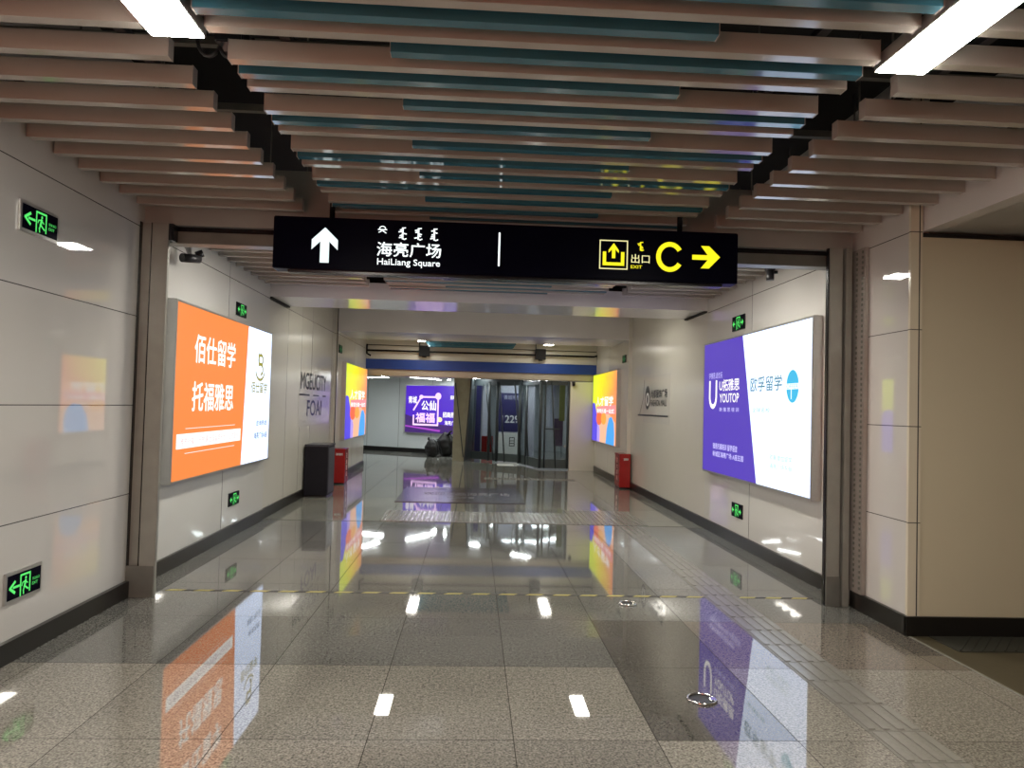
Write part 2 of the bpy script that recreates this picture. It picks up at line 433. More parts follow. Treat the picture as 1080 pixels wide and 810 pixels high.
# black shadow slots where the first bulkhead meets the walls
sbox('trim_slot_left', M['slotd'], -2.499, -2.46, 9.1, 9.98, 2.655, 2.674)
sbox('trim_slot_right', M['slotd'], 2.84, 2.879, 9.1, 9.98, 2.655, 2.674)
sbox('trim_corner_left', M['slotd'], -2.462, -2.45, 13.435, 13.45, 0.12, 3.1)

# ------------------------------------------------------------------ far hall
sbox('ceiling_hall', M['beige'], -10, 6, 17.3, 33, 2.20, 2.3)
sbox('wall_hall_left', M['hall'], -10, -9.9, 15, 33, 0, 2.3)
sbox('wall_hall_near', M['hall'], -10, -2.65, 16.9, 17.0, 0, 2.3)
sbox('wall_hall_near_right', M['beige'], 3.0, 6, 16.9, 17.0, 0, 2.3)
dirv = Vector((2.15, -1.2, 0)).normalized(); nrm = Vector((-dirv.y, dirv.x, 0))   # run of the oblique wall and its back side
Pw = Vector((-3.3, 22.94, 0))
def obl(a, w, z): return Pw + dirv*a - nrm*w + Vector((0, 0, z))      # a along the wall, w in front of it
mb = MB(); a0, a1 = -6.5, 3.3
mb.hexa([obl(a0, 0, 0), obl(a1, 0, 0), obl(a1, -.15, 0), obl(a0, -.15, 0), obl(a0, 0, 2.2), obl(a1, 0, 2.2), obl(a1, -.15, 2.2), obl(a0, -.15, 2.2)])
struct('wall_hall', mb, M['hall'])
mb = MB(); mb.hexa([obl(a0, .03, 0), obl(a1, .03, 0), obl(a1, 0, 0), obl(a0, 0, 0), obl(a0, .03, .13), obl(a1, .03, .13), obl(a1, 0, .13), obl(a0, 0, .13)])
struct('baseboard_hall', mb, M['base'])
# blue shutter band and the bronze fascia under it
t = thing('roller_shutter', (0.2, 17.0, 2.03), 'long blue roller shutter box over a bronze fascia at corridor end', 'shutter')
MB().box(-2.45, 2.81, 16.96, 17.295, 2.20, 2.425, .006).build('shutter_box', M['blue'], t)
MB().box(-2.45, 2.81, 17.02, 17.295, 2.05, 2.20, .02).build('fascia', M['metal_f'], t)
# pale panel at the right of the glass
struct('wall_end_right', MB().box(2.22, 2.81, 16.98, 17.25, 0, 2.03), M['beige'])

# ------------------------------------------------------------------ LAMPS
def lamp(xc, y0, y1, z, label, w=.205, m=None):
    t = thing('linear_ceiling_lamp', (xc, (y0+y1)/2, z), label, 'lamp', 'linear lamps in the ceiling slots')
    MB().box(xc-w/2, xc+w/2, y0, y1, z+.004, z+.06, .003).build('housing', M['alu'], t)
    MB().box(xc-w/2+.006, xc+w/2-.006, y0+.006, y1-.006, z, z+.004).build('diffuser', m or M['lamp'], t)
    for y in (y0+.2, y1-.2):
        MB().tube([(xc, y, z+.06), (xc, y, TOP if y < 9.1 else (3.12 if y < 14 else 3.0))], .004, 6).build('suspension_wire', M['steel_d'], t)
    return t
LXL, LXR = -1.148, 1.648
for sx, side in ((LXL, 'left'), (LXR, 'right')):
    lamp(sx, 1.68, 2.83, 2.778, 'bright linear ceiling lamp nearest the camera, in the %s ceiling slot' % side)
    lamp(sx, 6.02, 7.15, 2.785, 'linear ceiling lamp in the %s slot behind the hanging black sign' % side)
    lamp(sx, 10.15, 11.15, 2.86, 'linear ceiling lamp on the %s in the recess between the two bulkheads' % side, m=M['lamp_mid'])
    lamp(sx - (.02 if sx > 0 else 0), 15.3, 16.45, 2.80, 'small bright ceiling lamp on the %s above its black junction box' % side, m=M['lamp_back'])
lamp(LXL, -1.6, -.6, 2.76, 'linear ceiling lamp behind the camera on the left', m=M['lamp_back']); lamp(LXR, -1.6, -.6, 2.76, 'linear ceiling lamp behind the camera on the right', m=M['lamp_back'])
for k, (xa, ya, xb, yb, w) in enumerate(((-2.91, 20.5, -2.31, 20.2, .09), (-1.65, 19.7, -1.06, 20.55, .09), (-1.03, 20.63, -.96, 21.2, .09), (-.70, 21.1, -.66, 20.34, .08), (-2.63, 18.6, -2.31, 19.2, .09), (-.04, 19.3, .25, 19.05, .09), (1.01, 18.0, 1.50, 16.95+.6, .08), (1.95, 19.9, 2.36, 20.2, .1), (-5.2, 19.0, -5.2, 20.2, .12), (-4.2, 20.5, -3.4, 21.2, .12))):  # last two are out of view, added to brighten the hall
    d = (Vector((xb, yb, 0)) - Vector((xa, ya, 0))); s_ = d.normalized().cross(Vector((0, 0, 1)))*w/2; A = Vector((xa, ya, 2.125)); B = Vector((xb, yb, 2.125)); up = Vector((0, 0, .0745))
    t = thing('ceiling_tube_lamp', (A+B)/2, 'thin white tube lamp, far hall ceiling, %s' % ('leftmost above the bluish wall', 'left one over the purple lightbox', 'short one close to the purple lightbox', 'beside the beige column', 'nearer the camera at far left', 'by the top of the glass, left end', 'by the top of the glass, middle', 'behind the right end of the glass', 'unseen, added out in the left branch', 'unseen, added near the bend of the wall')[k], 'lamp', 'tube lamps in the far hall')
    MB().hexa([A-s_, A+s_, B+s_, B-s_, A-s_+up, A+s_+up, B+s_+up, B-s_+up]).build('housing', M['alu'], t)
    e = Vector((0, 0, -.006)); q = .85
    MB().hexa([A-s_*q+e, A+s_*q+e, B+s_*q+e, B-s_*q+e, A-s_*q, A+s_*q, B+s_*q, B-s_*q]).build('diffuser', M['lamp_far'], t)
t = thing('ceiling_tube_lamp', (1.0, 22.6, 2.15), 'added tube lamp lighting the glazed room behind the partition', 'lamp')  # added to light the glazed room, no lamp known there
MB().box(.6, 2.4, 22.5, 22.62, 2.165, 2.2).build('housing', M['alu'], t); MB().box(.62, 2.38, 22.51, 22.61, 2.16, 2.165).build('diffuser', M['lamp_far'], t)
t = thing('added_passage_lamp', (5.0, 2.0, 2.65), 'added square warm lamp, unseen, lighting the side passage on the right', 'lamp')  # added out of view to give the side wall a weak warm light
MB().box(4.6, 5.4, 1.6, 2.4, 2.635, 2.66).build('frame', M['alu'], t); MB().box(4.63, 5.37, 1.63, 2.37, 2.63, 2.635).build('diffuser', M['lamp_side_added'], t)

# ------------------------------------------------------------------ CEILING BAFFLES
ORD = ['first', 'second', 'third', 'fourth', 'fifth', 'sixth', 'seventh', 'eighth', 'ninth', 'tenth', 'eleventh', 'twelfth', 'thirteenth', 'fourteenth', 'fifteenth', 'sixteenth', 'seventeenth', 'eighteenth']
def baffle(x0, x1, yr, m, label, group, cap=True, h=.082, d=.052):
    t = thing('ceiling_baffle', ((x0+x1)/2, yr-d/2, C), label, 'ceiling slat', group)
    MB().box(x0+.003, x1-.003, yr-d, yr, C, C+h, .001).build('slat', m, t)
    if cap:
        for xa, xb in ((x0-.0, x0+.003), (x1-.003, x1)):
            MB().box(xa, xb, yr-d-.0015, yr+.0015, C-.0015, C+h+.001).build('end_cap', M['cap'], t)
    return t
SP = .2615
rows1 = [3.075 + SP*k for k in range(-6, 10)]       # near field, up to the shutter box
rows1 = [y for y in rows1 if y < 5.5]
rows2 = [6.24 + SP*k for k in range(0, 11)]
rows2 = [y for y in rows2 if y < 9.06]
for zone, rows, wl in (('before the hanging sign', rows1, XL), ('beyond the hanging sign', rows2, -2.475)):
    n = len(rows)
    for i, y in enumerate(rows):
        o = ORD[i]
        right_end = 2.945 if y < 4.76 else 2.865
        wleft = -2.425 if y < 5.9 else -2.475
        baffle(wleft, -1.265, y, M['baffle'], 'beige left-bay ceiling slat %s, %s row from the camera' % (zone, o), 'beige left-bay ceiling slats')
        baffle(-1.03, 1.535, y, M['baffle'], 'beige middle-bay ceiling slat %s, %s row from the camera' % (zone, o), 'beige middle-bay ceiling slats')
        baffle(1.755, right_end, y, M['baffle'], 'beige right-bay ceiling slat %s, %s row from the camera' % (zone, o), 'beige right-bay ceiling slats')
        if i % 2 == 0:
            baffle(-1.03, .86, y+SP/2 + .0, M['teal'], 'teal ceiling slat starting at the left slot, %s, after row %d' % (zone, i+1), 'teal ceiling slats of the middle bay', h=.07)
        else:
            baffle(-.365, 1.535, y+SP/2, M['teal'], 'teal ceiling slat ending at the right slot, %s, after row %d' % (zone, i+1), 'teal ceiling slats of the middle bay', h=.07)
for k, y in enumerate((15.5, 15.9, 16.3, 16.7)):
    b_ = baffle(-1.03, .86, y, M['teal'], 'teal ceiling slat above the blue shutter band, %s row' % ORD[k], 'teal slats over the shutter band', cap=False, h=.16); b_.location.z -= .085
    for xw in (-.8, .6): MB().tube([(xw, y-.02, C+.07), (xw, y-.02, 3.08)], .004, 6).build('suspension_wire', M['steel_d'], b_)
# carrier rails over the slats
def rail(x, y0, y1, label):
    t = thing('ceiling_carrier_rail', (x, (y0+y1)/2, C+.085), label, 'rail', 'rails carrying the ceiling slats')
    MB().box(x-.02, x+.02, y0, y1, C+.084, C+.115).build('channel', M['plastic'], t)
    for y in (y0+.3, (y0+y1)/2, y1-.3):
        MB().tube([(x, y, C+.115), (x, y, TOP)], .005, 6).build('hanger_rod', M['steel_d'], t)
for x, w in ((-2.2, 'outer left bay'), (-1.45, 'inner left bay'), (-.8, 'left part of the middle bay'), (.25, 'centre of the middle bay'), (1.3, 'right part of the middle bay'), (1.95, 'inner right bay'), (2.7, 'outer right bay')):
    rail(x, 1.3, 5.5, 'dark rail over the slats before the sign, %s' % w)
    rail(x, 6.0, 9.05, 'dark rail over the slats beyond the sign, %s' % w)
# services glimpsed in the void through the left and right slot
t = thing('ceiling_junction_box', (-1.04, 3.08, 2.9), 'dark junction box with looping black cables in the left ceiling slot', 'junction box')
MB().box(-1.10, -.985, 3.06, 3.16, 2.885, 3.05, .006).build('box', M['plastic'], t)
for k, (xa, xb) in enumerate(((-1.19, -1.09), (-1.10, -1.02), (-1.06, -.96))):
    pts = [(xa + (xb-xa)*(.5-.5*math.cos(q)), 3.12, 2.93 - .085*math.sin(q)) for q in [math.pi*i/10 for i in range(11)]]
    MB().tube(pts, .008, 8).build('cable', M['plastic'], t)
MB().tube([(-1.04, 3.11, 3.05), (-1.04, 3.11, TOP)], .008, 6).build('conduit', M['plastic'], t)
for y, nm in ((3.55, 'first'), (4.35, 'second')):
    t = thing('ceiling_channel', (0, y, 3.1), 'pale cross channel above the ceiling slats, %s from camera' % nm, 'channel', 'channels above the slats')
    MB().box(-2.4, 2.9, y, y+.04, 3.10, 3.14).build('channel', M['steel_d'], t)
    for x in (-1.9, .2, 2.3): MB().tube([(x, y+.02, 3.14), (x, y+.02, TOP)], .005, 6).build('hanger_rod', M['steel_d'], t)

# ------------------------------------------------------------------ HANGING SIGN
SY = 5.2
t = thing('hanging_direction_sign', (.22, SY, 2.34), 'long black illuminated sign hanging across the corridor, arrows and exit C', 'sign')
sx0, sx1, sz0, sz1 = -1.415, 1.86, 2.338, 2.703
MB().box(sx0, sx1, SY, SY+.15, sz0, sz1, .006).build('housing', M['sign'], t)
MB().box(sx0+.1, sx1-.1, SY+.03, SY+.12, sz0-.02, sz0).build('bottom_rail', M['black'], t)
for x in (-1.03, 1.455):
    r = MB().tube([(x, SY+.075, sz1), (x, SY+.075, TOP)], .019, 12).build('hanging_rod', M['black'], t)
pl = Plane((0, SY, 0), (1, 0, 0), (0, 0, 1))
A = Art(pl, .0015).use(E_['arrow'])
ax, az = -1.06, 0
A.poly([(ax, 2.632), (ax+.09, 2.545), (ax+.09, 2.475), (ax+.031, 2.532), (ax+.031, 2.385), (ax-.031, 2.385), (ax-.031, 2.532), (ax-.09, 2.475), (ax-.09, 2.545)])
A.build('straight_arrow', t)
A = Art(pl, .0015).use(E_['white']).text('海亮广场', -.70, -.255, 2.445, 2.545, .012); A.build('lettering', t, label='white Chinese lettering')
A = Art(pl, .0015).use(E_['white']).text('HaiLiang Square', -.695, -.26, 2.372, 2.43, .008); A.build('lettering', t, label='white Latin lettering')
A = Art(pl, .0015).use(E_['white'])
A.arc(-.665, 2.640, .020, .015, 0, 360, .006, 14); A.stroke([(-.695, 2.632), (-.635, 2.632)], .006); A.stroke([(-.69, 2.612), (-.665, 2.625), (-.64, 2.608)], .006)
for k, x in enumerate((-.525, -.415, -.305)): mongol(A, x, 2.648, .075, .042, k+2)
A.build('lettering', t, label='white vertical-script lettering')
A = Art(pl, .0015).use(E_['white']).rect(.146, .158, 2.405, 2.642); A.build('divider', t)
A = Art(pl, .0015).use(E_['cream'])
bx0, bx1, bz0, bz1 = .862, 1.065, 2.412, 2.620
A.ring(bx0, bx1, bz0, bz1, .008)
A.use(E_['yellow'])
u = lambda a: bx0 + (bx1-bx0)*a; v = lambda b: bz0 + (bz1-bz0)*b
A.poly([(u(.12), v(.13)), (u(.88), v(.13)), (u(.88), v(.24)), (u(.12), v(.24))])
A.rect(u(.12), u(.24), v(.24), v(.60)); A.rect(u(.76), u(.88), v(.24), v(.60))
A.poly([(u(.5), v(.90)), (u(.68), v(.66)), (u(.68), v(.56)), (u(.56), v(.68)), (u(.56), v(.38)), (u(.44), v(.38)), (u(.44), v(.68)), (u(.32), v(.56)), (u(.32), v(.66))])
A.build('exit_pictogram', t)
A = Art(pl, .0015).use(E_['cream']).text('出口', 1.09, 1.222, 2.462, 2.525, .008); A.build('lettering', t, label='yellow Chinese lettering')
A = Art(pl, .0015).use(E_['yellow']).text('EXIT', 1.088, 1.168, 2.424, 2.446, .008); A.build('lettering', t, label='small yellow EXIT lettering')
A = Art(pl, .0015).use(E_['yellow']); mongol(A, 1.155, 2.610, .055, .036, 9); A.build('lettering', t, label='yellow vertical-script lettering')
A = Art(pl, .0015).use(E_['yellow']).arc(1.367, 2.515, .082, .090, 32, 328, .034, 40); A.build('letter_c', t)
A = Art(pl, .0015).use(E_['yellow'])
A.poly([(1.528, 2.537), (1.640, 2.537), (1.590, 2.602), (1.650, 2.602), (1.730, 2.525), (1.650, 2.442), (1.590, 2.442), (1.640, 2.502), (1.528, 2.502)])
A.build('right_arrow', t)

# ------------------------------------------------------------------ SHUTTER FRAME: posts and header
t = thing('shutter_frame', (.2, 5.6, 0), 'brushed steel shutter frame of two posts and a header across the corridor', 'frame')
lp = MB().box(-2.345, -2.232, 5.46, 5.50, 0, 2.685, .004).build('post', M['steel'], t)
MB().box(-2.428, -2.345, 5.49, 5.62, 0, 2.685, .003).build('channel', M['steel'], lp)
MB().box(-2.430, -2.425, 5.455, 5.49, 0, 2.685).build('gap_seal', M['black'], lp)
MB().box(-2.36, -2.350, 5.480, 5.4905, 0, 2.685).build('groove', M['black'], lp)
MB().box(-2.43, -2.236, 5.45, 5.46, 0, .22).build('kick_plate', M['steel_d'], lp)
rp = MB().box(2.665, 2.765, 5.46, 5.50, 0, 2.685, .004).build('post', M['steel'], t)
MB().box(2.655, 2.664, 5.475, 5.51, 0, 2.685).build('rubber_edge', M['black'], rp)
MB().box(2.775, 2.822, 5.43, 5.64, 0, 2.685, .004).build('channel', M['steel'], rp)
MB().box(2.765, 2.775, 5.49, 5.56, 0, 2.685).build('groove', M['black'], rp)
MB().box(2.664, 2.765, 5.452, 5.46, 0, .22).build('kick_plate', M['steel_d'], rp)
sp = MB().box(2.835, 2.869, 5.28, 5.50, .125, 2.66, .003).build('stud_strip', M['stud'], rp)
for ys in (5.30, 5.38):
    mb = MB()
    for i in range(64):
        z = .16 + i*.039; mb.box(2.829, 2.835, ys, ys+.015, z, z+.02)
    mb.build('stud_row', M['steel_d'], sp)
hd = MB().box(-2.40, 2.80, 5.56, 5.70, 2.558, 2.645, .004).build('header', M['steel_d'], t)
MB().box(-2.40, 2.80, 5.58, 5.69, 2.645, 2.683).build('black_gap_strip', M['black'], hd)  # black strip filling the gap between header and soffit
MB().box(-2.236, -2.20, 5.47, 5.56, 2.56, 2.68, .004).build('bracket', M['black'], hd)

# ------------------------------------------------------------------ LIGHTBOXES
def lightbox(name, side, xw, xf, y0, y1, z0, z1, label, depth_mat=None):
    t = thing(name, ((xw+xf)/2, (y0+y1)/2, z0), label, 'lightbox')
    s = 1 if side == 'L' else -1
    a, b = sorted((xw, xf))
    # frame as four bars plus a backing
    e = .022
    mb = MB(); mb.box(a, b, y0, y0+e, z0, z1, .003).box(a, b, y1-e, y1, z0, z1, .003).box(a, b, y0+e, y1-e, z0, z0+e, .003).box(a, b, y0+e, y1-e, z1-e, z1, .003)
    mb.build('frame', M['alu'], t)
    f0, f1 = sorted((xf - s*.012, xf - s*.004)); MB().box(f0, f1, y0+e*.6, y1-e*.6, z0+e*.6, z1-e*.6).build('backing', M['alu'], t)
    pl = Plane((xf - s*.003, 0, 0), (0, 1, 0) if side == 'L' else (0, -1, 0), (0, 0, 1))
    return t, pl
# left orange box
k = 1.043
t, pl = lightbox('orange_lightbox', 'L', -2.48, -2.400, 6.10, 8.95, .722, 2.222, 'large wall lightbox on left, orange advert with white Chinese lettering')
kk = 2.40/2.34; Y = lambda y: y*kk; Z = lambda z: 1.42 + (z-1.42)*kk
Sh = Art(pl, 0).use(E_['orange']); e = .018
Sh.poly([(6.10+e, .722+e), (Y(7.72), .722+e), (Y(7.83), 2.222-e), (6.10+e, 2.222-e)]); Sh.build('orange_sheet', t)
Sh = Art(pl, 0).use(E_['bwhite']); Sh.poly([(Y(7.72), .722+e), (8.95-e, .722+e), (8.95-e, 2.222-e), (Y(7.83), 2.222-e)]); Sh.build('white_sheet', t)
Art(pl).use(E_['btext']).text('佰仕留学', Y(6.36), Y(7.42), Z(1.725), Z(1.965), .02).build('lettering', t, label='first line of white lettering')
Art(pl).use(E_['btext']).text('托福雅思', Y(6.34), Y(7.40), Z(1.315), Z(1.56), .02).build('lettering', t, label='second line of white lettering')
A = Art(pl).use(E_['btext']).rect(Y(6.04), Y(7.67), Z(1.01), Z(1.13)); A.use(E_['pale']).rect(Y(6.22), Y(7.49), Z(1.168), Z(1.174)).rect(Y(6.22), Y(7.49), Z(.965), Z(.971))
A.use(E_['pinkish'], .003).text('雅思托福 小班授课 出国留学规划一站式服务', Y(6.12), Y(7.60), Z(1.035), Z(1.10)); A.build('caption_band', t)
A = Art(pl).use(E_['olive']); A.arc(Y(8.30), Z(1.86), .085, .055, -60, 250, .036); A.arc(Y(8.29), Z(1.755), .10, .06, -75, 120, .036); A.stroke([(Y(8.22), Z(1.92)), (Y(8.24), Z(1.80))], .036); A.arc(Y(8.29), Z(1.75), .17, .11, 190, 350, .03); A.build('emblem', t)
Art(pl).use(E_['olive']).text('佰仕留学', Y(7.98), Y(8.58), Z(1.50), Z(1.615), .022).build('lettering', t, label='olive lettering under the emblem')
A = Art(pl).use(E_['steelb']).text('咨询热线', Y(8.20), Y(8.62), Z(1.14), Z(1.20), .02).text('海亮广场A座', Y(8.14), Y(8.64), Z(1.00), Z(1.07), .02); A.build('lettering', t, label='small blue lettering')
# right purple and white box
t, pl = lightbox('purple_white_lightbox', 'R', 2.88, 2.795, 6.01, 8.93, .71, 2.247, 'large wall lightbox on right, purple and white advert with cyan disc')
kk = 2.795/2.73; U = lambda y: -y*kk; Z = lambda z: 1.42 + (z-1.42)*kk
Sh = Art(pl, 0).use(E_['bpurple']).poly([(-8.93+e, .71+e), (U(7.04), .71+e), (U(7.46), 2.247-e), (-8.93+e, 2.247-e)]); Sh.build('purple_sheet', t)
Sh = Art(pl, 0).use(E_['bwhite']).poly([(U(7.04), .71+e), (-6.01-e, .71+e), (-6.01-e, 2.247-e), (U(7.46), 2.247-e)]); Sh.build('white_sheet', t)
Art(pl).use(E_['lilac']).text('学雅思.选优拓', U(8.52), U(8.06), Z(1.80), Z(1.87)).build('lettering', t, label='small lilac slogan')
A = Art(pl).use(E_['btext']); A.arc(U(8.37), Z(1.60), .118, .12, 180, 360, .052); A.rect(U(8.37)-.144, U(8.37)-.092, Z(1.60), Z(1.78)); A.rect(U(8.37)+.092, U(8.37)+.144, Z(1.60), Z(1.78)); A.build('letter_emblem', t)
Art(pl).use(E_['btext']).text('U拓雅思', U(8.15), U(7.53), Z(1.655), Z(1.78), .018).build('lettering', t, label='white Chinese brand lettering')
Art(pl).use(E_['btext']).text('YOUTOP', U(8.14), U(7.54), Z(1.53), Z(1.625), .018).build('lettering', t, label='white Latin brand lettering')
Art(pl).use(E_['lilac']).text('新 雅 思 培 训', U(8.14), U(7.54), Z(1.43), Z(1.475), .01).build('lettering', t, label='small lilac subtitle')
A = Art(pl).use(E_['lilac']).text('雅思托福培训 留学语言', U(8.34), U(7.56), Z(1.01), Z(1.075), .02).text('新城区海亮广场 A座五层', U(8.34), U(7.38), Z(.925), Z(.985), .02); A.build('lettering', t, label='two lines of small lilac lettering')
Art(pl).use(E_['slate']).text('欧孚留学', U(7.22), U(6.47), Z(1.63), Z(1.77), .014).build('lettering', t, label='slate blue lettering')
A = Art(pl).use(E_['cyan']).disc(U(6.25), Z(1.66), .128, .145, 36); A.use(E_['bwhite'], .003).rect(U(6.25)-.13, U(6.25)+.13, Z(1.635), Z(1.685)); A.use(E_['mint'], .004).text('OFFER', U(6.37), U(6.13), Z(1.64), Z(1.68), .01); A.use(E_['bwhite'], .003).rect(U(6.28), U(6.265), Z(1.55), Z(1.64)); A.build('disc_emblem', t)
Art(pl).use(E_['mint']).text('全球名校', U(7.17), U(6.73), Z(1.43), Z(1.475), .01).build('lettering', t, label='faint mint lettering')
A = Art(pl).use(E_['mint']).text('欧美澳加留学', U(6.72), U(6.24), Z(1.00), Z(1.05)).text('海亮广场东侧', U(6.72), U(6.24), Z(.92), Z(.97)); A.build('lettering', t, label='two faint mint lines')

def art_colour(t, pl, a0, a1, z0, z1):
    W, H = a1-a0, z1-z0; P = lambda u, v: (a0+W*u, z0+H*v)
    s = Art(pl, 0).use(E_['grad']); s.poly([P(0, 0), P(1, 0), P(1, 1), P(0, 1)])
    uvl = s.mb.bm.loops.layers.uv.new('UVMap')
    for f in s.mb.bm.faces:
        for l, q in zip(f.loops, ((0, 0), (1, 0), (1, 1), (0, 1))): l[uvl].uv = q
    s.build('gradient_sheet', t)
    A = Art(pl, .002).use(E_['peach']).poly([P(.22, 0), P(.98, 0), P(.98, .30), P(.72, .42), P(.3, .42), P(.22, .3)])
    A.use(E_['violet'], .003).poly([P(0, 0), P(.24, 0), P(.24, .25), P(.20, .42), P(.12, .56), P(.05, .58), P(0, .56)])
    A.use(E_['lav'], .0032).poly([P(.24, 0), P(.36, 0), P(.36, .18), P(.28, .3), P(.24, .25)])
    A.use(E_['blue'], .004).poly([P(.62, 0), P(.94, 0), P(.95, .15), P(.92, .30), P(.84, .38), P(.74, .36), P(.66, .22)])
    A.use(E_['pink'], .0045).poly([P(.20, .40), P(.98, .42), P(.98, .54), P(.20, .52)])
    A.use(E_['redo'], .005).disc(a0+W*.32, z0+H*.345, W*.13, H*.10)
    A.use(E_['arting'], .0055).disc(a0+W*.52, z0+H*.345, W*.11, H*.085)
    A.build('artwork', t)
    Art(pl, .006).use(E_['btext']).text('人才留学', a0+W*.18, a0+W*.88, z0+H*.53, z0+H*.66, .03).build('lettering', t, label='large white lettering')
    Art(pl, .006).use(E_['btext']).text('雅思托福一站式', a0+W*.22, a0+W*.92, z0+H*.425, z0+H*.485, .03).build('lettering', t, label='small white lettering')
t, pl = lightbox('colourful_lightbox', 'L', -2.45, -2.372, 13.98, 16.72, .71, 2.18, 'yellow, orange and blue wall lightbox at far end of left wall')
art_colour(t, pl, 13.998, 16.702, .728, 2.162)
t, pl = lightbox('colourful_lightbox', 'R', 2.81, 2.735, 14.10, 16.96, .70, 2.20, 'yellow, orange and blue wall lightbox at far end of right wall')
art_colour(t, pl, -16.942, -14.118, .718, 2.182)
# the lit advert further back on the left wall, whose glow reddens the near slats
t = thing('red_lightbox', (-1.75, -2.0, .72), 'orange-red lightbox on the back wall behind the camera', 'lightbox')
MB().box(-2.35, -1.15, -2.05, -1.97, .72, 2.22, .004).build('frame', M['alu'], t)
pl = Plane((0, -1.968, 0), (-1, 0, 0), (0, 0, 1))
EO = emis('near_orange', (1., .21, .09), 6.5, True)
Art(pl, 0).use(EO).rect(1.17, 2.33, .74, 2.20).build('orange_sheet', t)
Art(pl).use(E_['btext']).text('留学雅思', 1.3, 2.2, 1.4, 1.7, .02).build('lettering', t)
# purple box on the oblique hall wall
t = thing('purple_lightbox', obl(1.55, .06, .60), 'purple lightbox with pink framed lettering on the far hall wall', 'lightbox')
wa0, wa1 = 1.52, 3.28
mb = MB(); mb.hexa([obl(wa0, .08, .57), obl(wa1, .08, .57), obl(wa1, 0, .57), obl(wa0, 0, .57), obl(wa0, .08, 2.0), obl(wa1, .08, 2.0), obl(wa1, 0, 2.0), obl(wa0, 0, 2.0)]); mb.build('frame', M['alu'], t)
pl = Plane(obl(0, .083, 0), dirv, (0, 0, 1)); W = wa1-wa0-.06; P = lambda u, v: (wa0+.03+W*u, .60+1.37*v)
Art(pl, 0).use(E_['dpurple']).poly([P(0, 0), P(1, 0), P(1, 1), P(0, 1)]).build('purple_sheet', t)
A = Art(pl, .003).use(E_['hdark']).poly([P(0, 0), P(1, 0), P(1, .16), P(.55, .2), P(0, .38)]).use(E_['hmag'], .004).poly([P(0, .12), P(.7, .03), P(.72, .07), P(0, .15)])
A.use(E_['hyell'], .005).disc(*P(.70, .29), .085, .07); A.build('artwork', t)
A = Art(pl, .007).use(E_['hpink']).stroke([P(.17, .36), P(.17, .17), P(.66, .17), P(.66, .76), P(.32, .76), P(.17, .48)], .05)
A.disc(*P(.32, .76), .07, .06); A.disc(*P(.66, .78), .10, .10); A.build('pink_outline', t)
Art(pl, .009).use(E_['hpink']).text('福福', P(.22, 0)[0], P(.60, 0)[0], P(0, .22)[1], P(0, .42)[1], .03).build('lettering', t, label='two large pale characters in the outline')
Art(pl, .009).use(E_['btext']).text('公仙', P(.33, 0)[0], P(.62, 0)[0], P(0, .48)[1], P(0, .68)[1], .03).build('lettering', t, label='two white characters in the outline')
Art(pl, .009).use(E_['btext']).text('青城', P(.06, 0)[0], P(.23, 0)[0], P(0, .62)[1], P(0, .77)[1], .02).build('lettering', t, label='small characters at left')
A = Art(pl, .009).use(E_['btext']).text('招商', P(.90, 0)[0], P(.99, 0)[0], P(0, .72)[1], P(0, .80)[1], .03).text('招商热', P(.76, 0)[0], P(.99, 0)[0], P(0, .34)[1], P(0, .45)[1], .03).text('海亮广', P(.80, 0)[0], P(.99, 0)[0], P(0, .18)[1], P(0, .27)[1], .02); A.build('lettering', t, label='white lettering column at right')

# ------------------------------------------------------------------ GREEN EVACUATION SIGNS
def evac(side, x, y0, y1, z0, z1, label, frame=True, both=False, dark=False):
    t = thing('evacuation_sign', (x, (y0+y1)/2, z0), label, 'sign', 'green evacuation signs on the walls')
    s = 1 if side == 'L' else -1; W, H = y1-y0, z1-z0
    bd = .018 if frame else .004
    a, b = sorted((x, x+s*.012)); MB().box(a, b, y0-bd, y1+bd, z0-bd, z1+bd, .002).build('frame', M['alu'] if frame else M['plastic'], t)
    a, b = sorted((x+s*.012, x+s*.014)); MB().box(a, b, y0, y1, z0, z1).build('panel', M['sign'], t)
    pl = Plane((x+s*.0155, 0, 0), (0, 1, 0) if side == 'L' else (0, -1, 0), (0, 0, 1)); a0 = y0 if side == 'L' else -y1
    P = lambda u, v: (a0+W*u, z0+H*v); st = lambda pts, w: A.stroke([P(*q) for q in pts], w*H)
    g = E_['dgreen'] if dark else E_['green']
    A = Art(pl, 0).use(g); c = .5 if both else .49
    st([(c-.12, .04), (c-.12, .88), (c+.16, .88), (c+.16, .12)], .085)          # doorway
    q = P(c+.035, .72); A.disc(q[0], q[1], H*.065, H*.065, 12)                    # runner
    st([(c+.03, .60), (c-.0, .38)], .13); st([(c, .38), (c-.03, .22), (c-.02, .08)], .075); st([(c+.01, .38), (c+.07, .28), (c+.12, .22)], .075)
    st([(c+.03, .60), (c-.06, .55), (c-.08, .44)], .055); st([(c+.03, .58), (c+.09, .48)], .055)
    A.build('running_figure', t)
    A = Art(pl, 0).use(g)
    if both:
        for k in (-1, 1):
            st([(.5+k*.26, .48), (.5+k*.36, .48)], .13); A.poly([P(.5+k*.45, .48), P(.5+k*.33, .72), P(.5+k*.33, .24)])
    else:
        st([(c-.16, .48), (.16, .48)], .10); st([(.20, .70), (.06, .48), (.20, .26)], .12)
    A.build('arrow', t)
    if not both:
        A = Art(pl, 0).use(g).text('安全出口', P(.73, 0)[0], P(.95, 0)[0], P(0, .50)[1], P(0, .62)[1]).text('EXIT', P(.73, 0)[0], P(.90, 0)[0], P(0, .30)[1], P(0, .42)[1]); A.build('lettering', t)
    return t
evac('L', -2.43, 4.055, 4.385, 2.305, 2.435, 'framed green evacuation sign high on the near left wall')
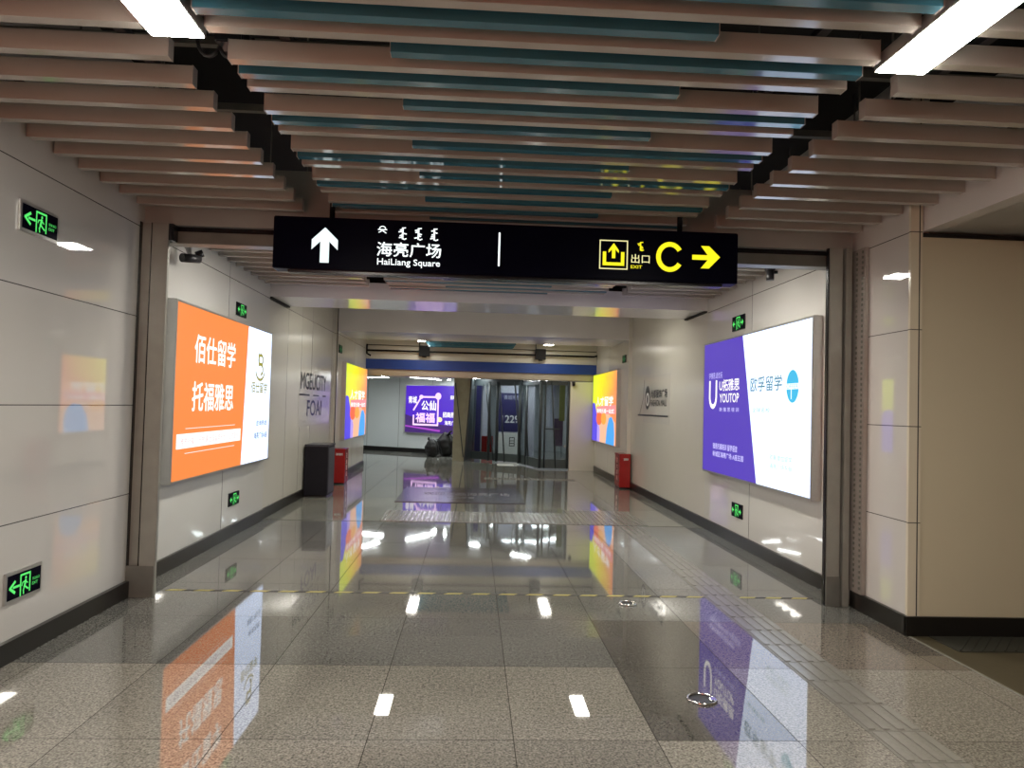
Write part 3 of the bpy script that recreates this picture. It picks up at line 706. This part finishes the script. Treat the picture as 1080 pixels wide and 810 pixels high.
evac('L', -2.43, 4.075, 4.375, .325, .455, 'framed green evacuation sign low on the near left wall')
evac('L', -2.48, 7.82, 8.14, 2.30, 2.43, 'green evacuation sign above the orange lightbox', False, True)
evac('L', -2.48, 7.80, 8.12, .32, .45, 'green evacuation sign below the orange lightbox', False, True)
evac('R', 2.88, 7.79, 8.16, 2.325, 2.48, 'green evacuation sign above the purple and white lightbox', False, True)
evac('R', 2.88, 7.77, 8.08, .295, .44, 'green evacuation sign below the purple and white lightbox', False, True)
evac('L', -2.45, 13.55, 13.85, 2.32, 2.46, 'dim small evacuation sign above the far left colourful lightbox', False, True, True)
evac('R', 2.81, 13.65, 13.95, 2.30, 2.44, 'dim small evacuation sign above the far right colourful lightbox', False, True, True)

# ------------------------------------------------------------------ WALL LETTERING
t = thing('wall_sticker', (-2.50, 11.8, 1.1), 'dark lettering sticker on the left wall above the black cabinet', 'sticker')
MB().box(-2.50, -2.498, 10.80, 13.1, 1.05, 1.60).build('film', M['sheen'], t)
pl = Plane((-2.497, 0, 0), (0, 1, 0), (0, 0, 1))
Art(pl, .002).use(M['ink']).text('MGEUCITY', 10.90, 12.75, 1.60, 1.85, .012).build('lettering', t, label='black lettering')
A = Art(pl, .002).use(M['ink']).rect(10.82, 11.5, 1.505, 1.53).rect(11.75, 12.2, 1.505, 1.525).rect(12.5, 12.75, 1.50, 1.525); A.build('rule', t)
Art(pl, .002).use(M['inkb']).text('FOAI', 11.35, 12.4, 1.20, 1.44, .01).build('lettering', t, label='navy lettering')
t = thing('wall_sticker', (2.88, 11.8, 1.3), 'mall sticker with black oval emblem and lettering on the right wall', 'sticker')
MB().box(2.878, 2.88, 10.75, 12.5, 1.22, 1.98).build('film', M['sheen'], t)
pl = Plane((2.877, 0, 0), (0, -1, 0), (0, 0, 1))
A = Art(pl, .002).use(M['ink']).disc(-12.17, 1.63, .17, .195, 30); A.use(M['white'], .003).disc(-12.17, 1.60, .12, .11, 24); A.use(M['ink'], .004).disc(-12.17, 1.60, .05, .08, 16); A.build('emblem', t)
Art(pl, .002).use(M['ink']).text('尚都服饰广场', -11.93, -10.93, 1.62, 1.75, .03).build('lettering', t, label='Chinese lettering')
Art(pl, .002).use(M['ink']).text('FASHION MALL', -11.93, -10.95, 1.49, 1.59, .02).build('lettering', t, label='Latin lettering')
A = Art(pl, .002).use(M['ink']).rect(-12.87, -10.86, 1.325, 1.352).stroke([(-12.75, 1.33), (-12.48, 1.62), (-12.42, 1.92)], .022); A.build('rule', t)

# ------------------------------------------------------------------ CCTV CAMERAS
t = thing('cctv_camera', (-2.34, 6.2, 2.56), 'black bullet camera on a pale bracket behind the left steel post', 'camera')
MB().tube([(-2.478, 6.30, 2.76), (-2.40, 6.26, 2.66), (-2.36, 6.22, 2.60)], .016, 10).build('bracket', M['alu'], t)
MB().tube([(-2.36, 6.22, 2.80), (-2.36, 6.22, 2.62)], .010, 8).build('cable', M['alu'], t)
MB().tube([(-2.385, 6.12, 2.555), (-2.30, 6.26, 2.575)], .036, 16).build('body', M['plastic'], t)
MB().tube([(-2.32, 6.24, 2.60), (-2.27, 6.26, 2.625)], .030, 14).build('joint', M['black'], t)
t = thing('cctv_camera', (2.54, 6.3, 2.57), 'black turret camera hanging at the right end of the header', 'camera')
MB().box(2.505, 2.575, 6.27, 6.34, 2.66, C+.004, .004).build('mount', M['plastic'], t)
MB().tube([(2.54, 6.30, 2.68), (2.54, 6.30, 2.60), (2.54, 6.30, 2.575)], .034, 16).build('body', M['plastic'], t)
MB().tube([(2.57, 6.29, 2.645), (2.60, 6.28, 2.645)], .014, 10).build('lens', M['black'], t)
t = thing('wall_mount_camera', (2.29, 16.95, 1.95), 'tiny black camera high on the pale panel beside the glass', 'camera')
MB().box(2.25, 2.315, 16.88, 16.98, 1.93, 2.03, .01).build('body', M['plastic'], t)
MB().tube([(2.28, 16.89, 1.97), (2.28, 16.865, 1.965)], .02, 12).build('lens', M['black'], t)

# ------------------------------------------------------------------ FLOOR ITEMS
# black cabinet
t = thing('black_cabinet', (-2.3, 11.5, 0), 'tall black box-shaped bin standing against the left wall', 'bin')
MB().box(-2.47, -2.13, 11.2, 11.74, .03, .755, .006).build('body', M['navy'], t)
MB().box(-2.475, -2.122, 11.19, 11.75, .755, .785, .006).build('lid', M['slate'], t)
MB().box(-2.13, -2.122, 11.24, 11.70, .06, .735, .003).build('door', M['slate'], t)
MB().box(-2.46, -2.14, 11.22, 11.73, 0, .03).build('plinth', M['black'], t)
def extinguisher(x0, x1, y0, y1, h, label, side):
    t = thing('fire_extinguisher_box', ((x0+x1)/2, (y0+y1)/2, 0), label, 'fire extinguisher box')
    MB().box(x0, x1, y0, y1, .025, h-.03, .006).build('body', M['red'], t)
    MB().box(x0-.006, x1+.006, y0-.006, y1+.006, h-.03, h, .005).build('lid', M['red'], t)
    MB().box(x0+.01, x1-.01, y0+.01, y1-.01, 0, .025).build('plinth', M['black'], t)
    xf = x1 if side == 'L' else x0
    pl = Plane((0, y0-.004, 0), (1, 0, 0), (0, 0, 1))
    A = Art(pl, .001).use(M['white']).text('消防器材', x0+.07, x1-.04, h-.115, h-.075, .02); A.build('lettering', t)
    pl = Plane((xf + (.001 if side == 'L' else -.001), 0, 0), (0, 1 if side == 'L' else -1, 0), (0, 0, 1))
    A = Art(pl, .001).use(M['white'])
    ym = (y0+y1)/2
    for i, ch in enumerate('灭火器箱'):
        a = (ym if side == 'L' else -ym)
        A.text(ch, a-.05, a+.05, h-.17-.105*i, h-.085-.105*i, .01)
    A.build('lettering', t)
extinguisher(-2.42, -2.19, 13.06, 13.40, .615, 'red fire extinguisher box on the left beyond the black bin', 'L')
extinguisher(2.655, 2.852, 13.28, 13.72, .625, 'red fire extinguisher box standing at the right wall', 'R')

# purple-brown mat
t = thing('welcome_mat', (-.15, 11.87, 0), 'purple-brown floor mat with pale lettering in the distance', 'mat')
MB().box(-1.10, .80, 10.9, 12.86, 0, .008, .002).build('mat', M['mat_'], t)
pl = Plane((0, 0, .009), (1, 0, 0), (0, 1, 0))
A = Art(pl, 0).use(M['mat_t']).text('欢迎光临海亮广场', -.75, .62, 11.75, 12.15).text('出入平安', -.35, .05, 11.35, 11.6); A.build('lettering', t)

# hazard tape
t = thing('hazard_tape', (.2, 5.665, 0), 'yellow and black striped tape stuck across the floor between the posts', 'tape')
mb = MB(); x = -2.23; i = 0
while x < 2.64:
    mb.use(M['tape_y'] if i % 2 == 0 else M['tape_k'])
    L = .12 if i % 2 == 0 else .085; x2 = min(x+L, 2.645)
    mb.hexa([(x, 5.655, 0), (x2, 5.655, 0), (x2+.03, 5.69, 0), (x+.03, 5.69, 0), (x, 5.655, .0015), (x2, 5.655, .0015), (x2+.03, 5.69, .0015), (x+.03, 5.69, .0015)])
    x = x2; i += 1
mb.build('striped_strip', None, t)

# tactile paving
def tactile(x0, x1, y0, y1, label, group, along='y', n=4, proto=None):
    t = thing('tactile_paving_plate', ((x0+x1)/2, (y0+y1)/2, 0), label, 'tactile paving', group)
    MB().box(x0+.002, x1-.002, y0+.002, y1-.002, 0, .003, .001).build('plate', M['plate'], t)
    for k in range(n):
        if along == 'y':
            xc = x0 + (x1-x0)*(k+.5)/n; MB().box(xc-.0175, xc+.0175, y0+.012, y1-.012, .003, .0075, .002).build('rib', M['rib'], t)
        else:
            yc = y0 + (y1-y0)*(k+.5)/n; MB().box(x0+.012, x1-.012, yc-.0175, yc+.0175, .003, .0075, .002).build('rib', M['rib'], t)
    return t
g = 'ribbed plates of the guiding strip on the right'
p0 = tactile(1.81, 2.08, 1.81, 2.11, '', g)
for k in range(24):
    c = p0 if k == 0 else copy_tree(p0)
    c.location.y = 1.96 + .3*k
    c['label'] = 'ribbed tactile plate in the guiding strip, %s from the camera' % (ORD + ['nineteenth', 'twentieth', 'twenty-first', 'twenty-second', 'twenty-third', 'twenty-fourth'])[k]
g = 'ribbed plates of the cross band'
p0 = tactile(-1.1, -.8, 9.12, 9.42, '', g, 'y', 5)
for j in range(3):
    for k in range(8):
        c = p0 if (j == 0 and k == 0) else copy_tree(p0)
        c.location.x = -.95 + .3*k; c.location.y = 9.27 + .3*j
        c['label'] = 'tactile plate of the cross band, %s row, %s from the left' % (('near', 'middle', 'far')[j], ORD[k])
g = 'studded plates where guiding strip and cross band meet'
def studded(x0, y0, label):
    t = thing('tactile_stud_plate', (x0+.15, y0+.15, 0), label, 'tactile paving', g)
    mb = MB().use(M['plate']).box(x0+.002, x0+.298, y0+.002, y0+.298, 0, .003, .001).use(M['rib'])
    for i in range(5):
        for j in range(5):
            cx, cy = x0+.03+.06*i, y0+.03+.06*j
            mb.tube([(cx, cy, .003), (cx, cy, .0075)], .016, 8)
    mb.build('plate', None, t)
    return t
s0 = None
for j in range(4):
    for k in range(3):
        c = studded(1.3, 9.12, '') if s0 is None else copy_tree(s0)
        s0 = s0 or c
        c.location.x = 1.45 + .3*k; c.location.y = 9.27 + .3*j
        c['label'] = 'studded tactile plate at the junction, %s row, %s from the left' % (ORD[j], ORD[k])
g = 'studded plates of the far warning row'
s1 = None
for k in range(6):
    c = copy_tree(s0); c.location.x = .4 + .3*k; c.location.y = 14.7; c['group'] = g
    c['label'] = 'studded tactile plate in the far warning row, %s from the left' % ORD[k]

# ring pulls in the floor
def ring(x, y, r, label):
    t = thing('floor_ring_pull', (x, y, 0), label, 'ring pull')
    MB().tube([(x+r*math.cos(q), y+r*math.sin(q), .006) for q in [2*math.pi*k/28 for k in range(28)]], .006, 8, True).build('ring', M['chrome'], t)
    MB().tube([(x, y, 0), (x, y, .0015)], r*.92, 24).build('recess_cup', M['ink'], t)
    MB().box(x+r*.55, x+r*1.05, y-.03, y+.012, .0, .012, .003).build('hinge', M['chrome'], t)
    return t
ring(1.165, 3.66, .068, 'chrome ring pull in the near floor beside the lightbox reflection')
r2 = ring(1.17, 5.44, .06, 'smaller dull ring pull in the floor before the hazard tape')

# black bags by the column
def lump(name, cx, cy, rx, ry, h, seed, parent):
    r = random.Random(seed); bm = bmesh.new()
    bmesh.ops.create_icosphere(bm, subdivisions=4, radius=1.)
    ph = [r.uniform(0, 6) for _ in range(8)]
    for v in bm.verts:
        x, y, z = v.co
        k = 1 + .10*math.sin(4*x+ph[0])*math.sin(5*z+ph[1]) + .07*math.sin(9*math.atan2(y, x)+ph[2]+3*z) + .04*math.sin(13*z+ph[3])
        top = max(0, z); k *= 1 - .32*top*top
        v.co = Vector((cx + x*rx*k, cy + y*ry*k, max(0, h*.48 + z*h*.52*(1+.05*math.sin(6*x+ph[4])))))
    for f in bm.faces: f.smooth = True
    m_ = MB(); m_.bm.free(); m_.bm = bm
    return m_.build(name, M['bag'], parent)
t = thing('rubbish_bag', (-.68, 20.6, 0), 'bulging black bag leaning on the beige column below purple lightbox', 'bag', 'black bags by the column')
lump('sack', -.72, 20.75, .25, .24, .68, 3, t); MB().tube([(-.66, 20.62, .60), (-.62, 20.58, .68), (-.57, 20.6, .71)], .03, 8).build('tied_neck', M['bag'], t)
t = thing('rubbish_bag', (-1.02, 20.5, 0), 'smaller black bag left of the bulging one below purple lightbox', 'bag', 'black bags by the column')
lump('sack', -1.08, 20.35, .19, .17, .50, 5, t); MB().tube([(-1.15, 20.48, .42), (-1.19, 20.46, .48), (-1.18, 20.45, .53)], .03, 8).build('tied_neck', M['bag'], t)

# ------------------------------------------------------------------ BEIGE COLUMN AND GLASS PARTITION
t = thing('clad_column', (-.32, 19.4, 0), 'beige faceted column with slanting dark seams left of the glass', 'column')
mb = MB(); mb.hexa([(-.50, 19.25, 0), (-.20, 19.10, 0), (-.08, 19.7, 0), (-.42, 19.9, 0), (-.50, 19.25, 2.2), (-.06, 19.10, 2.2), (.06, 19.7, 2.2), (-.42, 19.9, 2.2)]); mb.build('shaft', M['column'], t)
mb = MB(); mb.hexa([(-.205, 19.06, 0), (-.18, 19.06, 0), (.06, 19.72, 0), (.04, 19.72, 0), (-.07, 19.06, 2.2), (-.03, 19.06, 2.2), (.09, 19.72, 2.2), (.07, 19.72, 2.2)]); mb.build('seam', M['dark_f'], t)
MB().tube([(-.47, 19.22, 2.0), (-.22, 19.08, .1)], .012, 6).build('seam', M['dark_f'], t)
# partition runs back-left to front-right
t = thing('glass_partition', (1.0, 18.4, 0), 'grey tinted glass partition with dark vertical and leaning bars', 'partition')
G = [Vector((-.02, 19.55, 0)), Vector((1.22, 18.35, 0)), Vector((1.55, 17.13, 0)), Vector((2.22, 17.13, 0))]
def slab(p, q, z0, z1, th, name, m, ztop_off=None):
    d = (q-p).normalized(); n = Vector((-d.y, d.x, 0))*th/2
    return MB().hexa([p-n+Vector((0,0,z0)), q-n+Vector((0,0,z0)), q+n+Vector((0,0,z0)), p+n+Vector((0,0,z0)), p-n+Vector((0,0,z1)), q-n+Vector((0,0,z1)), q+n+Vector((0,0,z1)), p+n+Vector((0,0,z1))]).build(name, m, t)
for i in range(3):
    slab(G[i], G[i+1], .22, 2.04, .012, 'glass_pane', M['glass'])
    slab(G[i], G[i+1], .03 if i else .05, .24, .04, 'kick_panel', M['kick'])
    slab(G[i], G[i+1], 1.95, 2.028 if i else 2.199, .07, 'top_rail', M['dark_f'])
def bar(x_b, x_t, r=.035, name='vertical_bar', off=0.):
    def at(x):
        for p, q in zip(G, G[1:]):
            if p.x <= x <= q.x: return p.lerp(q, (x-p.x)/(q.x-p.x))
        return G[-1] if x > G[-1].x else G[0]
    a, b = at(x_b), at(x_t); a = a + Vector((0, -.03+off, .03)); b = b + Vector((0, -.03+off, 2.04))
    MB().tube([a, b], r, 8).build(name, M['dark_f'], t)
# x of px on the panes
bar(.42, .42, .035); bar(.62, .62, .04); bar(1.16, 1.16, .045); bar(1.30, 1.30, .03); bar(1.56, 1.56, .035); bar(1.66, 1.66, .02); bar(2.19, 2.19, .03)
bar(.55, .30, .018, 'leaning_bar'); bar(.82, .66, .018, 'leaning_bar'); bar(1.22, 1.02, .018, 'leaning_bar'); bar(1.93, 1.80, .018, 'leaning_bar'); bar(1.36, 1.25, .018, 'leaning_bar')
slab(Vector((1.66, 17.10, 0)), Vector((2.0, 17.06, 0)), .92, .95, .03, 'cross_bar', M['dark_f'])
MB().tube([(2.12, 17.0, .55), (2.12, 16.96, .55)], .025, 12).build('lock', M['chrome'], t)
# the room behind the glass
sbox('wall_glazed_room', M['room'], -.2, 6, 24.4, 24.5, 0, 2.3)
t = thing('ceiling_tube_lamp', (.9, 21.6, 2.16), 'second added tube lamp lighting the glazed room, nearer the glass', 'lamp')  # another added lamp, brightens the view through the panes
MB().box(.1, 1.9, 19.9, 20.0, 2.165, 2.199).build('housing', M['alu'], t); MB().box(.12, 1.88, 19.91, 19.99, 2.16, 2.165).build('diffuser', M['lamp_far'], t)
sbox('wall_glazed_room_side', M['room'], 2.9, 3.0, 17.25, 24.4, 0, 2.2)
for x in (.15, .75, 1.35): pass
def panel(x0, x1, y, z0, z1, m, name, label, cat, extra=None, th=.03):
    t = thing(name, ((x0+x1)/2, y, z0), label, cat)
    MB().box(x0, x1, y, y+th, z0, z1, .003).build('board', m, t)
    if extra: extra(t, Plane((0, y, 0), (1, 0, 0), (0, 0, 1)))
    return t
def ex1(t, pl):
    Art(pl, .002).use(M['white']).text('1229', .80, 1.28, .98, 1.18, .03).build('lettering', t)
    Art(pl, .002).use(M['poster_l']).text('青城地铁', .85, 1.3, 1.62, 1.74).build('lettering', t)
panel(.70, 1.32, 20.6, .0, 2.2, M['poster_l'], 'notice_board', 'pale free-standing board behind the glass', 'board')
panel(.64, 1.36, 20.58, .73, 1.80, M['poster'], 'navy_wall_poster', 'navy poster with pale numerals behind the glass', 'poster', ex1, .02)
def ex2(t, pl):
    A = Art(pl, .002).use(M['ink']).ring(1.02, 1.17, .33, .58, .02).rect(1.04, 1.15, .40, .42).rect(1.04, 1.15, .47, .49); A.build('pictogram', t)
panel(.72, 1.30, 20.58, .12, .70, M['white'], 'hanging_white_notice', 'white notice with a small dark pictogram behind the glass', 'notice', ex2, .02)
panel(.25, .55, 19.9, .0, .62, M['red'], 'red_box', 'dark red box standing behind the glass near the column', 'box', None, .25)
panel(.02, .22, 20.3, .0, 2.0, M['poster'], 'navy_banner', 'narrow navy banner behind the glass beside the column', 'banner')
panel(.26, .42, 20.8, .0, 2.1, M['poster_l'], 'pale_panel', 'narrow pale panel behind the glass left of the navy poster', 'panel')
panel(1.52, 1.72, 20.7, .0, 2.0, M['poster_l'], 'pale_panel', 'narrow pale panel behind the glass right of the navy poster', 'panel')
panel(2.16, 2.30, 18.6, 1.1, 2.05, M['green_c'], 'olive_hanging', 'olive yellow hanging behind the right end of the glass', 'hanging')
panel(2.08, 2.30, 18.9, .45, 1.15, M['purp_c'], 'violet_hanging', 'violet cloth behind the right end of the glass', 'hanging')
t = thing('white_floor_patch', (1.0, 17.7, 0), 'flat white patch on the floor at the foot of the glass', 'sheet')  # thin white rectangle on the floor before the partition
MB().box(.62, 1.02, 17.9, 18.4, 0, .006, .002).build('sheet', M['white'], t)

# ------------------------------------------------------------------ PIPES AND JUNCTION BOXES AT THE FAR RECESS
t = thing('hanging_conduit', (.1, 16.86, 2.58), 'pair of thin black conduits across the corridor above the blue band', 'conduit')
MB().tube([(-2.43, 16.86, 2.61), (2.72, 16.86, 2.61), (2.80, 16.86, 2.63)], .022, 10).build('pipe', M['pipe'], t)
MB().tube([(-2.43, 16.86, 2.735), (2.78, 16.86, 2.72)], .009, 8).build('pipe', M['pipe'], t)
MB().tube([(-2.42, 16.86, 2.75), (-2.42, 16.86, 2.54), (-2.33, 16.86, 2.49)], .02, 8).build('elbow', M['pipe'], t)
for x, s in ((-1.135, 'left'), (1.50, 'right')):
    t = thing('ceiling_mounted_box', (x, 16.35, 2.5), 'black junction box hanging in front of the conduits, %s one' % s, 'junction box', 'black boxes on the conduits')
    MB().box(x-.12, x+.12, 16.82, 16.94, 2.51, 2.75, .008).build('box', M['pipe'], t)
    MB().tube([(x-.11, 16.88, 2.73), (x-.11, 16.88, 3.0)], .012, 8).build('stem', M['pipe'], t)
    MB().tube([(x, 16.88, 2.51), (x, 16.88, 2.485)], .05, 12).build('lens', M['pipe'], t)

# ------------------------------------------------------------------ WORLD, CAMERA
w = bpy.data.worlds.new('World'); S.world = w; w.use_nodes = True
w.node_tree.nodes['Background'].inputs[0].default_value = (.5, .5, .52, 1); w.node_tree.nodes['Background'].inputs[1].default_value = .02
F, CX, CY, VPX, VPY, ROLL, H = 785., 540., 405., 499., 428., .0265, 1.42
d = Vector(((VPX-CX)/F, (VPY-CY)/F, 1.)).normalized()
x = Vector((1, ROLL, 0)); x = (x - d*x.dot(d)).normalized(); dn = d.cross(x).normalized()
X_, Y_, Z_ = x, d, -dn            # world axes seen by the camera (x right, y down, z forward)
right = Vector((X_[0], Y_[0], Z_[0])); down = Vector((X_[1], Y_[1], Z_[1])); fwd = Vector((X_[2], Y_[2], Z_[2]))
cam = bpy.data.cameras.new('Camera'); co = bpy.data.objects.new('Camera', cam); COL.objects.link(co)
cam.sensor_fit = 'HORIZONTAL'; cam.sensor_width = 36; cam.lens = 36*F/1080; cam.clip_start = .05
mw = Matrix((( right.x, -down.x, -fwd.x, 0), (right.y, -down.y, -fwd.y, 0), (right.z, -down.z, -fwd.z, H), (0, 0, 0, 1)))
co.matrix_world = mw
S.camera = co
S.view_settings.view_transform = 'Standard'; S.view_settings.look = 'None'; S.view_settings.gamma = 1; S.view_settings.use_curve_mapping = False
S.view_settings.exposure = 0.
S.cycles.use_denoising = True
S.cycles.max_bounces = 8; S.cycles.sample_clamp_indirect = 25
